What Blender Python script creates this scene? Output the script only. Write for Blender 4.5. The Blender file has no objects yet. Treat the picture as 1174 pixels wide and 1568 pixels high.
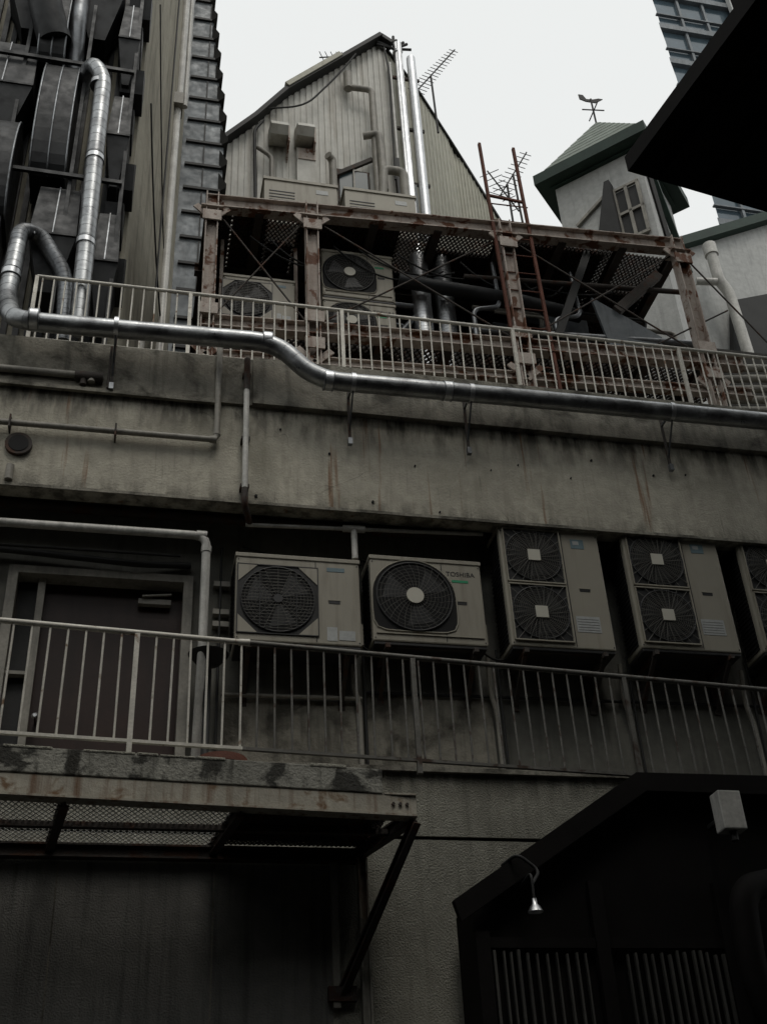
import bpy, math, random
from mathutils import Vector, Matrix
random.seed(7)
rad=math.radians
scn=bpy.context.scene
# ------------------------------------------------------------------ helpers
class MB:
    def __init__(s): s.v=[];s.f=[];s.m=[];s.sm=[];s.mats=[]
    def mi(s,m):
        if m not in s.mats: s.mats.append(m)
        return s.mats.index(m)
    def add(s,vs,fs,m,smooth=False):
        o=len(s.v); s.v+= [tuple(v) for v in vs]; k=s.mi(m)
        for f in fs: s.f.append(tuple(i+o for i in f)); s.m.append(k); s.sm.append(smooth)
    def box(s,x0,x1,y0,y1,z0,z1,m,M=None):
        vs=[Vector((x,y,z)) for z in(z0,z1) for y in(y0,y1) for x in(x0,x1)]
        if M is not None: vs=[M@v for v in vs]
        s.add(vs,[(0,2,3,1),(4,5,7,6),(0,1,5,4),(2,6,7,3),(0,4,6,2),(1,3,7,5)],m)
    def beam(s,p,q,w,h,m,upv=(0,0,1)):
        p=Vector(p);q=Vector(q);d=(q-p).normalized();u=Vector(upv)
        if abs(d.dot(u))>.98:u=Vector((0,1,0))
        a=d.cross(u).normalized();b=a.cross(d)
        vs=[c+a*i*w/2+b*j*h/2 for c in(p,q) for j in(-1,1) for i in(-1,1)]
        s.add(vs,[(0,2,3,1),(4,5,7,6),(0,1,5,4),(2,6,7,3),(0,4,6,2),(1,3,7,5)],m)
    def ibeam(s,p,q,w,h,m,upv=(0,0,1)):
        p=Vector(p);q=Vector(q);d=(q-p).normalized();u=Vector(upv)
        if abs(d.dot(u))>.98:u=Vector((0,1,0))
        a=d.cross(u).normalized();b=a.cross(d);t=.014
        s.beam(p+b*(h/2-t/2),q+b*(h/2-t/2),w,t,m,upv)
        s.beam(p-b*(h/2-t/2),q-b*(h/2-t/2),w,t,m,upv)
        s.beam(p,q,t,h-2*t,m,upv)
    def tube(s,pts,r,m,seg=12,cap=True,smooth=True):
        pts=[Vector(p) for p in pts];n=len(pts);rs=r if isinstance(r,(list,tuple)) else [r]*n
        d=[(pts[min(i+1,n-1)]-pts[max(i-1,0)]).normalized() for i in range(n)]
        u=Vector((0,0,1)) if abs(d[0].z)<.9 else Vector((1,0,0))
        a=d[0].cross(u).normalized();vs=[]
        for i in range(n):
            a=(a-d[i]*a.dot(d[i])).normalized();b=d[i].cross(a)
            for k in range(seg):
                t=2*math.pi*k/seg; vs.append(pts[i]+(a*math.cos(t)+b*math.sin(t))*rs[i])
        fs=[(i*seg+k,i*seg+(k+1)%seg,(i+1)*seg+(k+1)%seg,(i+1)*seg+k) for i in range(n-1) for k in range(seg)]
        s.add(vs,fs,m,smooth)
        if cap:
            s.add(vs[:seg],[tuple(range(seg))[::-1]],m); s.add(vs[-seg:],[tuple(range(seg))],m)
    def poly(s,pts,ext,m):
        n=len(pts);e=Vector(ext);vs=[Vector(p) for p in pts]+[Vector(p)+e for p in pts]
        s.add(vs,[tuple(range(n)),tuple(range(2*n-1,n-1,-1))]+[(i,(i+1)%n,n+(i+1)%n,n+i)[::-1] for i in range(n)],m)
    def build(s,name,parent=None,bevel=0):
        me=bpy.data.meshes.new(name);me.from_pydata(s.v,[],s.f)
        for m in s.mats: me.materials.append(m)
        me.polygons.foreach_set("material_index",s.m);me.polygons.foreach_set("use_smooth",s.sm);me.update()
        import bmesh
        bm=bmesh.new();bm.from_mesh(me);bmesh.ops.recalc_face_normals(bm,faces=bm.faces);bm.to_mesh(me);bm.free()
        o=bpy.data.objects.new(name,me);scn.collection.objects.link(o)
        if bevel:
            b=o.modifiers.new("bevel","BEVEL");b.width=bevel;b.segments=2;b.limit_method='ANGLE'
        if parent:o.parent=parent
        return o
def empty(name):
    o=bpy.data.objects.new(name,None);scn.collection.objects.link(o);return o
def fillet(pts,R,n=6):
    pts=[Vector(p) for p in pts];out=[pts[0]]
    for i in range(1,len(pts)-1):
        a,b,c=pts[i-1:i+2];r=min(R,(a-b).length*.48,(c-b).length*.48)
        p=b+(a-b).normalized()*r;q=b+(c-b).normalized()*r
        for k in range(n+1):
            t=k/n;out.append(p*(1-t)**2+b*2*t*(1-t)+q*t*t)
    out.append(pts[-1]);return out
def sag(a,b,d,n=8):
    a=Vector(a);b=Vector(b);return [a+(b-a)*i/n-Vector((0,0,d*4*(i/n)*(1-i/n))) for i in range(n+1)]
def walk(pts,step):
    res=[];acc=step*.5
    for a,b in zip(pts,pts[1:]):
        L=(b-a).length;d=(b-a)
        if L<1e-6: continue
        while acc<L: res.append((a+d*(acc/L),d/L));acc+=step
        acc-=L
    return res
# ------------------------------------------------------------------ materials
def M(name,col,rough=.7,metal=0,var=.25,scale=3,col2=None,thr=(.5,.6),scale2=2.,streak=0,scol=None,bump=.15,bscale=60,zst=None,spec=.3,rust=0,stretch=(5,5,.45),crack=0):
    m=bpy.data.materials.new(name);m.use_nodes=True;nt=m.node_tree;N=nt.nodes;L=nt.links
    bs=N["Principled BSDF"];bs.inputs["Roughness"].default_value=rough;bs.inputs["Metallic"].default_value=metal;bs.inputs["Specular IOR Level"].default_value=spec
    tc=N.new("ShaderNodeTexCoord").outputs["Object"]
    def noise(sc,det=4,st=None,dist=0):
        n=N.new("ShaderNodeTexNoise");n.inputs["Scale"].default_value=sc;n.inputs["Detail"].default_value=det;n.inputs["Roughness"].default_value=.6;n.inputs["Distortion"].default_value=dist
        if st:
            mp=N.new("ShaderNodeMapping");mp.inputs["Scale"].default_value=st;L.new(tc,mp.inputs[0]);L.new(mp.outputs[0],n.inputs["Vector"])
        else:L.new(tc,n.inputs["Vector"])
        return n.outputs[0]
    def mr(x,a,b,c=0,d=1):
        r=N.new("ShaderNodeMapRange");r.inputs[1].default_value=a;r.inputs[2].default_value=b;r.inputs[3].default_value=c;r.inputs[4].default_value=d;L.new(x,r.inputs[0]);return r.outputs[0]
    def mix(f,A,B,t='MIX'):
        x=N.new("ShaderNodeMix");x.data_type='RGBA';x.blend_type=t
        if isinstance(f,(int,float)):x.inputs[0].default_value=f
        else:L.new(f,x.inputs[0])
        for i,v in((6,A),(7,B)):
            if isinstance(v,tuple):x.inputs[i].default_value=(*v,1)
            else:L.new(v,x.inputs[i])
        return x.outputs[2]
    def mth(op,a,b):
        x=N.new("ShaderNodeMath");x.operation=op
        for i,v in enumerate((a,b)):
            if isinstance(v,(int,float)):x.inputs[i].default_value=v
            else:L.new(v,x.inputs[i])
        return x.outputs[0]
    mul=lambda a,b:mth('MULTIPLY',a,b)
    c=mix(mr(noise(scale),.3,.7),tuple(v*(1-var) for v in col),tuple(v*(1+var) for v in col))
    if var>.06: c=mix(mr(noise(scale*9,3),.35,.65,0,.35),c,tuple(v*.55 for v in col))
    if col2: c=mix(mr(noise(scale2,6,None,.4),*thr),c,col2)
    if streak:
        sc=scol or tuple(v*.25 for v in col)
        c=mix(mul(mr(noise(2.2,4,stretch),.5,.72),streak),c,sc)
    if rust:
        c=mix(mul(mr(noise(2.6,3,(4.5,4.5,.22)),.63,.72),rust),c,(.19,.095,.045))
        c=mix(mul(mr(noise(3.1,3,(9,9,.35)),.62,.74),rust*.5),c,(.06,.055,.042))
    if crack:
        k=mth('ABSOLUTE',mth('SUBTRACT',noise(.8,3,None,.3),.5),0)
        msk=mul(mr(noise(.9,1,None),.52,.6),crack)
        c=mix(mul(mr(k,.0004,.0016,1,0),msk),c,(.05,.047,.036))
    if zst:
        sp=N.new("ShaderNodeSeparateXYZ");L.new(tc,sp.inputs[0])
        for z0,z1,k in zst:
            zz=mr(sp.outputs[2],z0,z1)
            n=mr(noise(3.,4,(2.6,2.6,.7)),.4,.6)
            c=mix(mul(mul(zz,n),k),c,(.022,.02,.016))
    L.new(c,bs.inputs["Base Color"])
    if bump:
        b=N.new("ShaderNodeBump");b.inputs["Strength"].default_value=bump;b.inputs["Distance"].default_value=.02;L.new(noise(bscale,3),b.inputs["Height"]);L.new(b.outputs[0],bs.inputs["Normal"])
    if metal: 
        r=mr(noise(7),.3,.7,rough*.75,rough*1.35);L.new(r,bs.inputs["Roughness"])
    return m
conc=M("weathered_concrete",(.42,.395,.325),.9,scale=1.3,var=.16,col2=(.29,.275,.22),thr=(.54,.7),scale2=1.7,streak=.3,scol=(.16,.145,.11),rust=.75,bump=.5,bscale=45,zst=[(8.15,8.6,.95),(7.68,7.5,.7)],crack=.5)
conc_cop=M("stained_coping",(.25,.235,.195),.9,scale=2,var=.3,col2=(.065,.06,.048),thr=(.5,.64),scale2=2.2,streak=.75,bump=.5,bscale=45)
conc_fas=M("mossy_slab",(.27,.265,.23),.9,scale=2,var=.3,col2=(.045,.044,.038),thr=(.5,.57),scale2=4.5,streak=1.,scol=(.03,.028,.022),stretch=(6,6,1.),bump=.6,bscale=45)
stucco=M("painted_stucco",(.34,.33,.275),.9,scale=1.1,var=.12,col2=(.21,.2,.165),thr=(.5,.75),scale2=1.1,streak=.4,bump=1.,bscale=70,zst=[(4.8,5.06,.7)],stretch=(6,6,.25),crack=.4)
stucco_shaded=M("stucco_with_platform_shade",(.23,.225,.205),.9,scale=1.1,var=.15,col2=(.15,.147,.135),thr=(.5,.75),scale2=1.1,streak=.6,bump=.7,bscale=70,stretch=(7,7,.3))  # shade beneath the platform, painted in as a darker stucco tone
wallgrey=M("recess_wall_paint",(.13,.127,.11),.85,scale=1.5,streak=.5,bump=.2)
dark=M("dark_paint",(.02,.02,.019),.6,bump=.1)
black=M("black_void",(.006,.006,.006),.8,var=0,bump=0)
galv=M("galvanised_steel",(.34,.35,.355),.36,.95,var=.25,scale=4,col2=(.15,.15,.155),thr=(.48,.7),scale2=5,bump=.05)
galvl=M("bright_galvanised",(.6,.61,.62),.36,.9,var=.15,scale=4,bump=.04)
galvd=M("dull_galvanised",(.22,.23,.24),.42,.9,var=.25,scale=4,col2=(.1,.1,.1),thr=(.5,.7),scale2=5,bump=.08)
railm=M("railing_steel",(.6,.575,.51),.5,.1,var=.2,scale=6,col2=(.2,.13,.08),thr=(.6,.68),scale2=9,bump=.1)
raild=M("darker_railing_steel",(.15,.145,.13),.5,.3,var=.2,scale=6,col2=(.06,.04,.03),thr=(.54,.66),scale2=9,bump=.1)  # darker steel for the walkway railing right of its joint
pipe=M("pipe_paint",(.27,.255,.22),.5,0,scale=4,streak=.5,bump=.05)
pipew=M("pvc_pipe",(.5,.49,.455),.4,0,scale=4,streak=.45,bump=.02)
rusty=M("rusted_paint_steel",(.42,.365,.32),.7,0,var=.2,scale=3,col2=(.12,.05,.025),thr=(.54,.59),scale2=4.2,streak=.6,scol=(.13,.065,.038),bump=.3,bscale=50)
rustd=M("dark_rusted_steel",(.05,.042,.036),.75,0,var=.3,scale=3,col2=(.06,.028,.016),thr=(.52,.6),scale2=5,bump=.3)
rustr=M("red_rust",(.11,.04,.025),.8,0,var=.3,scale=5,bump=.3)
chan=M("stained_channel_steel",(.37,.345,.285),.7,0,scale=3,col2=(.16,.1,.055),thr=(.58,.68),scale2=6,streak=1.,scol=(.12,.06,.028),stretch=(7,7,.4),bump=.2)
acb=M("ac_beige",(.285,.265,.215),.5,0,var=.06,scale=2,streak=.5,scol=(.15,.125,.095),bump=.03)
acg=M("ac_grille",(.025,.025,.025),.45,0,var=0,bump=0)
acw=M("ac_grille_wire",(.13,.125,.11),.45,0,var=0,bump=0)
achub=M("ac_hub",(.48,.46,.39),.5,0,var=.05,bump=0)
lab=M("label_paper",(.38,.39,.38),.5,var=.1,bump=0)
labg=M("label_green",(.03,.25,.12),.5,var=0,bump=0)
labb=M("label_blue",(.14,.2,.22),.5,var=.1,bump=0)
door_m=M("door_paint",(.03,.015,.011),.45,scale=2,streak=.4,bump=.05)
corr=M("white_corrugated",(.53,.52,.475),.6,scale=.6,var=.1,streak=.6,scol=(.24,.21,.16),bump=.05,stretch=(3,3,.2))
corr2=M("cream_corrugated",(.42,.41,.34),.65,scale=.6,var=.1,streak=.4,scol=(.22,.2,.15),bump=.05,stretch=(3,3,.2))
beige=M("beige_render",(.33,.31,.25),.9,scale=.7,var=.15,streak=.7,scol=(.1,.09,.07),bump=.3,stretch=(3,3,.25),crack=.5)
green=M("green_painted_timber",(.02,.04,.03),.6,scale=3,bump=.1)
groof=M("green_roof_tiles",(.2,.23,.2),.8,scale=5,bump=.4,bscale=20)
white=M("white_render",(.45,.455,.44),.85,scale=1,var=.08,streak=.3,bump=.25,bscale=30)
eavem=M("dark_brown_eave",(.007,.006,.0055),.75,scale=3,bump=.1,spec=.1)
glass=M("dark_window_glass",(.035,.055,.06),.3,0,spec=.3,var=0,bump=0)
bglass=M("blue_tower_glass",(.07,.1,.12),.12,.1,spec=.6,var=.3,scale=.3,bump=0)
panel=M("bluegrey_panel",(.15,.165,.175),.5,.2,scale=1.5,streak=.4,bump=.05)
asph=M("asphalt",(.05,.05,.05),.9,scale=2,bump=.4)
cowl=M("black_sheet_metal",(.026,.027,.028),.5,.3,var=.3,scale=2,bump=.06)
brick=M("dark_neighbour_wall",(.05,.048,.043),.9,scale=.7,streak=.4,bump=.3)
lampm=M("lamp_reflector",(.6,.6,.6),.35,1,var=0,bump=0)
# ------------------------------------------------------------------ ground & building mass
g=MB();g.add([(-150,-150,0),(150,-150,0),(150,150,0),(-150,150,0)],[(0,1,2,3)],asph);g.build("ground")
bld=empty("concrete_building")
b=MB()
b.box(-8,1.56,1.0,1.5,0,4.3,stucco_shaded);b.box(1.56,14,1.0,1.5,0,4.515,stucco);b.box(-8,1.56,1.0,1.5,4.3,4.515,stucco)
b.box(-8,14,1.02,1.5,4.515,4.545,black); b.box(-8,14,1.0,1.5,4.545,5.05,stucco)
for x in(-1.9,-.4,.7): b.box(x,x+.012,.996,1.0,.3,4.3,conc_cop)
b.build("lower_wall",bld)
b=MB();b.box(-8,14,.955,1.5,5.052,5.09,conc_cop);b.build("walkway_edge",bld)
b=MB()
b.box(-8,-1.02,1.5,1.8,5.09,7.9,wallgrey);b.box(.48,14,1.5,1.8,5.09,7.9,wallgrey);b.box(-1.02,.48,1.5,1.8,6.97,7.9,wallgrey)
b.box(.78,1.93,1.485,1.5,5.12,5.86,conc_cop);b.box(2.0,3.12,1.485,1.5,5.12,5.95,conc_cop)
b.build("recessed_wall",bld)
b=MB()
b.box(-8,14,1.0,1.16,7.5,8.6,conc);b.box(-8,14,1.16,8,7.9,9.1,conc)
b.build("upper_band",bld)
b=MB();b.box(.92,14,.93,1.3,8.602,9.16,conc_cop);b.box(-8,.92,.965,1.3,8.602,9.16,conc_cop);b.box(-8,.62,.93,.97,8.56,8.60,conc_cop)
b.box(-8,14,1.3,12,9.102,9.15,conc_cop);b.box(-8,14,.985,1.0,7.5,7.53,conc_cop)
b.build("terrace_coping",bld)
b=MB()
for x,z in [(1.7,8.15),(2.45,8.12),(3.2,8.15),(3.55,8.2),(3.95,8.1),(.95,7.62),(2.05,7.62),(2.6,7.62),(1.25,8.4),(4.3,8.3),(4.9,8.2),(5.3,8.3)]:
    z+=random.uniform(-.05,.05);x+=random.uniform(-.08,.08)
    b.tube([(x,.985,z),(x,1.0,z)],random.uniform(.007,.014),black,8)
b.tube([(-1.1,.96,7.93),(-1.1,1.0,7.93)],[.115,.115],rustd,20);b.tube([(-1.1,.955,7.93),(-1.1,.962,7.93)],.085,black,20)
b.tube([(-1.14,.98,7.7),(-1.14,.98,7.55)],.035,pipe,10)
b.build("tie_holes_and_vent",bld)
d=empty("service_door")
b=MB()
b.box(-1.02,.48,1.62,1.66,5.09,6.97,door_m)
b.build("leaf",d)
b=MB()
b.box(-1.08,-1.0,1.44,1.62,5.09,6.99,pipe);b.box(.4,.48,1.44,1.62,5.09,6.92,pipe);b.box(-1.0,.48,1.44,1.62,6.92,6.99,pipe)
b.beam((-.8,1.55,5.09),(-.8,1.55,6.92),.06,.06,pipe);b.box(-.98,-.83,1.6,1.615,5.1,6.9,dark);b.box(-1.0,-.83,1.52,1.6,6.0,6.03,pipe)
b.build("frame",d)
b=MB();b.box(.02,.3,1.54,1.6,6.74,6.79,pipe);b.beam((.05,1.52,6.8),(.3,1.52,6.83),.02,.015,pipe)
b.tube([(-.72,1.5,5.62),(-.72,1.62,5.62)],.012,galv,10);b.tube([(-.72,1.46,5.62),(-.72,1.48,5.62),(-.72,1.5,5.62)],[.015,.028,.015],galvl,12)
b.build("closer_and_knob",d)
b=MB();b.tube([(.62,1.2,5.09),(.62,1.2,5.13),(.62,1.2,5.14),(.62,1.2,6.0),(.62,1.2,6.02),(.62,1.2,6.1)],[.16,.16,.03,.03,.1,.17],dark,20)
b.tube([(.75,1.15,5.09),(.75,1.15,5.16)],[.22,.2],rustr,20)
b.build("ashtray_stand")
# ------------------------------------------------------------------ mesh platform
pf=empty("steel_mesh_platform")
def fy(x): return .077*(x+.9)-.03
b=MB();b.poly([(-6,fy(-6)-.06,4.54),(1.79,fy(1.79)-.06,4.54),(1.79,fy(1.79)+.12,4.54),(-6,fy(-6)+.12,4.54)],(0,0,.18),conc_fas)
x=-6
while x<1.75: # chipped topping
    w_=random.uniform(.08,.35)
    if random.random()<.6: b.poly([(x,fy(x)-.066,4.705),(x+w_,fy(x+w_)-.066,4.705),(x+w_,fy(x+w_)+.12,4.705),(x,fy(x)+.12,4.705)],(0,0,random.uniform(.018,.028)),stucco)
    x+=w_+.01
b.build("kerb_slab",pf,.008)
b=MB()
b.poly([(-6,fy(-6)-.05,4.40),(2.03,fy(2.03)-.05,4.40),(2.03,fy(2.03)-.035,4.40),(-6,fy(-6)-.035,4.40)],(0,0,.137),chan)
b.poly([(-6,fy(-6)-.07,4.385),(2.03,fy(2.03)-.07,4.385),(2.03,fy(2.03)+.05,4.385),(-6,fy(-6)+.05,4.385)],(0,0,.014),chan)
b.poly([(1.8,fy(2.)-.07,4.538),(2.03,fy(2.03)-.07,4.538),(2.03,fy(2.03)+.2,4.538),(1.8,fy(2.03)+.2,4.538)],(0,0,.014),chan)
for x in(1.86,1.91,1.96): b.tube([(x,fy(x)-.065,4.47),(x,fy(x)-.05,4.47)],.013,rustd,6)
b.build("edge_channel",pf)
b=MB()
for x0,x1 in((-2.6,-2.6),(-1.4,-1.45),(-.35,-.47),(.8,.68),(2.0,1.78)):
    b.ibeam((x0,fy(x0)+.02,4.40),(x1,1.0,4.40),.06,.1,rustd)
b.beam((-6,.5,4.40),(1.9,.52,4.40),.05,.04,rustd)
b.ibeam((-6,.93,4.36),(1.8,.95,4.36),.08,.1,rustd)
b.ibeam((1.79,.94,3.9),(1.79,.94,4.34),.07,.07,chan,(1,0,0));b.ibeam((1.79,.94,3.0),(1.79,.94,3.9),.07,.07,pipe,(1,0,0));b.beam((1.58,.97,3.3),(1.58,.97,4.32),.06,.05,pipe,(1,0,0))
b.ibeam((2.02,.16,4.36),(1.62,.95,3.4),.06,.06,rustd)
b.box(1.52,1.72,.93,.99,3.34,3.44,rustd)
b.build("bearers_and_brace",pf)
def grating(mb,x0,x1,y0,y1,z,p,w,h,m,k=.6):
    dy=y1-y0;s=dy*k;c=x0-s
    while c<x1+s:
        for sg in(1,-1):
            a=c;bb=c+sg*s;t0,t1=0.,1.
            if a!=bb:
                ta=(x0-a)/(bb-a);tb=(x1-a)/(bb-a);t0=max(t0,min(ta,tb));t1=min(t1,max(ta,tb))
            if t1-t0>.02:
                mb.beam((a+(bb-a)*t0,y0+dy*t0,z),(a+(bb-a)*t1,y0+dy*t1,z),w,h,m)
        c+=p
meshm=M("light_mesh_steel",(.75,.74,.69),.55,0,scale=2,var=.2,streak=.3,bump=0)
b=MB();grating(b,-5,.75,.1,.98,4.435,.042,.008,.004,meshm,.5);b.build("expanded_mesh_floor",pf)
b=MB();grating(b,.75,1.85,.2,.95,4.435,.034,.008,.012,rustd,.5);b.box(.76,1.8,.22,.95,4.46,4.465,rustd);b.build("rusted_mesh_floor",pf)
# ------------------------------------------------------------------ railings
def railing(name,x0,x1,yf,z0,z1,posts,sp,mt,r=.021,rb=.0085,mt2=None,split=None):
    e=empty(name);bt=MB();bb=MB()
    def mm(x): return mt if (split is None or x<split) else mt2
    if split is None:
        bt.tube([(x0,yf(x0),z1),(x1,yf(x1),z1)],r,mt)
        bt.beam((x0,yf(x0),z0),(x1,yf(x1),z0),.03,.022,mt)
    else:
        for a,c,m_ in((x0,split,mt),(split,x1,mt2)):
            bt.tube([(a,yf(a),z1),(c,yf(c),z1)],r,m_);bt.beam((a,yf(a),z0),(c,yf(c),z0),.03,.022,m_)
        bt.tube([(split-.04,yf(split),z1),(split+.04,yf(split),z1)],r*1.25,mt)
    for p in posts: bb.beam((p,yf(p),z0-.1),(p,yf(p),z1),.036,.036,mm(p),(1,0,0))
    x=x0+sp/2
    while x<x1:
        if min(abs(x-p) for p in posts)>sp*.35: 
            dx=random.uniform(-.006,.006);bb.tube([(x+dx,yf(x),z0),(x,yf(x),z1-.01)],rb,mm(x),8,False)
        x+=sp
    bt.build("rails",e);bb.build("balusters",e);return e
railing("walkway_railing",-4.2,8.5,lambda x:.077*(x+.9)-.02,4.83,5.66,[-3.9,-1.93,.03,2.09,3.86,5.65,7.5],.123,railm,mt2=raild,split=.8)
railing("terrace_railing",-1.18,9.5,lambda x:1.08,9.24,10.05,[-1.18,0.3,1.83,3.66,5.55,7.4],.108,railm,.02,.0085)
# ------------------------------------------------------------------ ducts and pipes
def duct(name,path,r,R,mat,step=.1,bands=(),parent=None):
    e=empty(name) if parent is None else parent
    pts=fillet(path,R,5);b=MB();b.tube(pts,r,mat,24);b.build("duct_body" if parent is None else name,e)
    s=MB()
    for p,d in walk(pts,step): s.tube([p-d*.003,p+d*.003],r+.002,mat,24,smooth=False)
    for p,d in [ (Vector(a),Vector(c)) for a,c in bands]:
        s.tube([p-d*.035,p+d*.035],r+.006,galvl,24);s.tube([p-d*.045,p-d*.037],r+.01,galvd,24);s.tube([p+d*.037,p+d*.045],r+.01,galvd,24)
    s.build("seams" if parent is None else name+"_seams",e);return e
X=(1,0,0);Z=(0,0,1)
du=duct("spiral_duct",[(-1.44,1.25,10.6),(-1.43,1.1,9.75),(-1.3,.75,9.15),(1.12,.7,9.17),(1.47,.7,8.76),(3.5,.7,8.79),(9,.7,8.82)],.09,.26,galv,.14,
   bands=[((-1.1,.7,9.15),X),((1.02,.7,9.17),X),((1.6,.7,8.763),X),((2.75,.7,8.78),X),((-1.435,1.15,10.1),Z)])
duct("branch",[(-1.44,1.25,10.5),(-1.44,1.25,10.85),(-1.25,1.35,10.9),(-.95,1.45,10.45),(-.9,1.5,9.6)],.085,.18,galvd,.06,parent=du)
h=MB()
for x,z in((-.37,9.15),(1.83,8.765),(2.98,8.78),(5.05,8.8)):
    h.tube([(x-.02,.7,z),(x+.02,.7,z)],.098,galvl,24)
    h.beam((x,.7,z),(x,.95,z),.02,.02,galvd);h.beam((x,.93,z+.1),(x,.93,z-.5),.025,.02,rustd);h.box(x-.02,x+.02,.9,.945,z-.56,z-.49,galvd);h.beam((x,.7,z-.09),(x,.93,z-.4),.014,.014,galvd)
h.build("hangers",du)
duct("exhaust_duct",[(-1.15,1.7,13.6),(-.98,1.25,13.75),(-.82,1.2,13.4),(-.80,1.2,11.9),(-.75,1.2,9.5)],.092,.22,galv,.13,
   bands=[((-.86,1.22,13.3),Z),((-.80,1.2,12.0),Z),((-.78,1.2,10.7),Z)])
pp=MB()
pp.tube(fillet([(-6,.93,8.70),(-.55,.93,8.73),(-.55,.93,8.66)],.05),.035,pipe);pp.tube([(-.7,.93,8.72),(-.45,.93,8.72)],.05,rustd);pp.tube([(-.4,.92,9.1),(-.4,.92,8.6)],.012,rustd)
pp.tube([(-.62,.93,8.74),(-.62,.93,8.62)],.03,rustd)
for x in(-.3,-1.2): pp.box(x,x+.015,.88,1.0,8.05,8.18,rustd)
pp.tube(fillet([(-6,.93,8.10),(.6,.93,8.13),(.6,.93,9.3)],.07),.028,pipe,16);pp.tube([(.54,.93,8.13),(.6,.93,8.13)],.034,pipe);pp.tube([(.6,.93,8.18),(.6,.93,8.22)],.034,pipe)
pp.build("water_pipe")
pp=MB()
pp.tube([(.86,.9,9.1),(.86,.9,8.72)],.03,rustd,16);pp.tube([(.86,.9,8.72),(.86,.9,7.5)],.027,pipew,16)
pp.tube(fillet([(.86,.9,7.6),(.86,.9,7.42),(.95,1.2,7.40)],.08),.03,rustd,16)
pp.tube([(.9,1.15,7.38),(3.1,1.15,7.47)],.018,pipew,12)
pp.tube([(1.78,1.15,7.42),(1.98,1.15,7.425)],.034,pipew,14);pp.tube([(1.88,1.15,7.42),(1.88,1.15,7.1)],.028,pipew,14)
for z in(8.9,8.15,7.62): pp.box(.82,.9,.9,1.0,z,z+.03,rustd)
pp.build("conduit_pipe")
pp=MB()
pp.tube(fillet([(-6,1.1,7.17),(.56,1.1,7.2),(.56,1.1,6.1),(.56,1.4,5.2)],.12),.038,pipew,16)
pp.tube([(.47,1.1,7.2),(.56,1.1,7.2)],.044,pipew,16);pp.tube([(.56,1.1,7.03),(.56,1.1,7.09)],.045,pipew,16)
pp.tube([(-6,1.3,7.08),(.35,1.3,7.1)],.012,dark);pp.tube(fillet([(-6,1.4,7.3),(-.9,1.4,7.1),(0,1.4,7.05),(.45,1.45,7.1)],.1),.03,dark)
pp.tube([(-6,1.42,7.6),(9,1.42,7.6)],.05,rustd)
pp.build("door_side_pipe")
pp=MB()
for x in(1.93,3.15,4.4,5.6):
    pp.tube(fillet([(x-.06,1.35,6.3),(x-.05,1.42,6.0),(x,1.44,5.8),(x,1.44,5.1)],.06),.022,pipe,10);pp.tube(fillet([(x+.04,1.4,6.4),(x+.05,1.44,5.9),(x+.05,1.44,5.1)],.06),.012,dark,8)
pp.tube([(.75,1.44,5.86),(1.95,1.44,5.88)],.018,pipe);pp.tube([(2,1.46,5.95),(6,1.46,6.0)],.015,dark)
pp.tube([(.72,1.44,5.1),(.72,1.44,7.3)],.012,dark)
for z in(5.3,6.5,6.62,6.9): pp.box(.66,.8,1.43,1.5,z,z+.05,pipe)
for a,c,dd in(((.9,1.4,7.3),(2.0,1.4,7.2),.05),((2.0,1.4,7.25),(3.2,1.4,7.3),.06),((2.9,1.2,6.4),(3.3,1.3,6.3),.12),((1.85,1.2,6.4),(2.1,1.3,6.3),.1)):
    pp.tube(sag(a,c,dd),.01,dark,6)
pp.build("refrigerant_pipes")
# ------------------------------------------------------------------ AC units
def ring(mb,cx,y,cz,r,t,m,n=40):
    pts=[(cx+r*math.cos(2*math.pi*i/n),y,cz+r*math.sin(2*math.pi*i/n)) for i in range(n+1)]
    mb.tube(pts,t,m,5,False)
def fan(mb,cx,y,cz,r,hub,style):
    mb.tube([(cx,y+.001,cz),(cx,y-.004,cz)],r*.985,black,36,smooth=False)
    for k in range(3):
        a=k*2.094+.4
        ps=[]
        for aa,rr in((a,.2),(a-.15,.9),(a+.75,.88),(a+.8,.2)): ps.append((cx+r*rr*math.cos(aa),y-.006,cz+r*rr*math.sin(aa)))
        mb.add(ps,[(0,1,2,3)],acg)
    ring(mb,cx,y-.008,cz,r,.009,acg)
    n=9 if style!=3 else 13
    for i in range(1,n): ring(mb,cx,y-.016,cz,r*(.16+.84*i/n),.0013,acw,32)
    q=16 if style==1 else 28
    for k in range(q):
        a=2*math.pi*k/q;a2=a+(.35 if style!=1 else 0)
        pts=[(cx+r*(.15+.85*t)*math.cos(a+(a2-a)*t),y-.019,cz+r*(.15+.85*t)*math.sin(a+(a2-a)*t)) for t in(0,.33,.66,1)]
        mb.tube(pts,.0014,acw,5,False)
    if hub=='round': mb.tube([(cx,y-.03,cz),(cx,y-.018,cz)],r*.23,achub,24)
    if hub=='square':
        w=r*.22;mb.box(cx-w,cx+w,y-.028,y-.018,cz-w,cz+w,achub)
    if hub=='small': mb.tube([(cx,y-.024,cz),(cx,y-.018,cz)],r*.13,acg,20)
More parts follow.
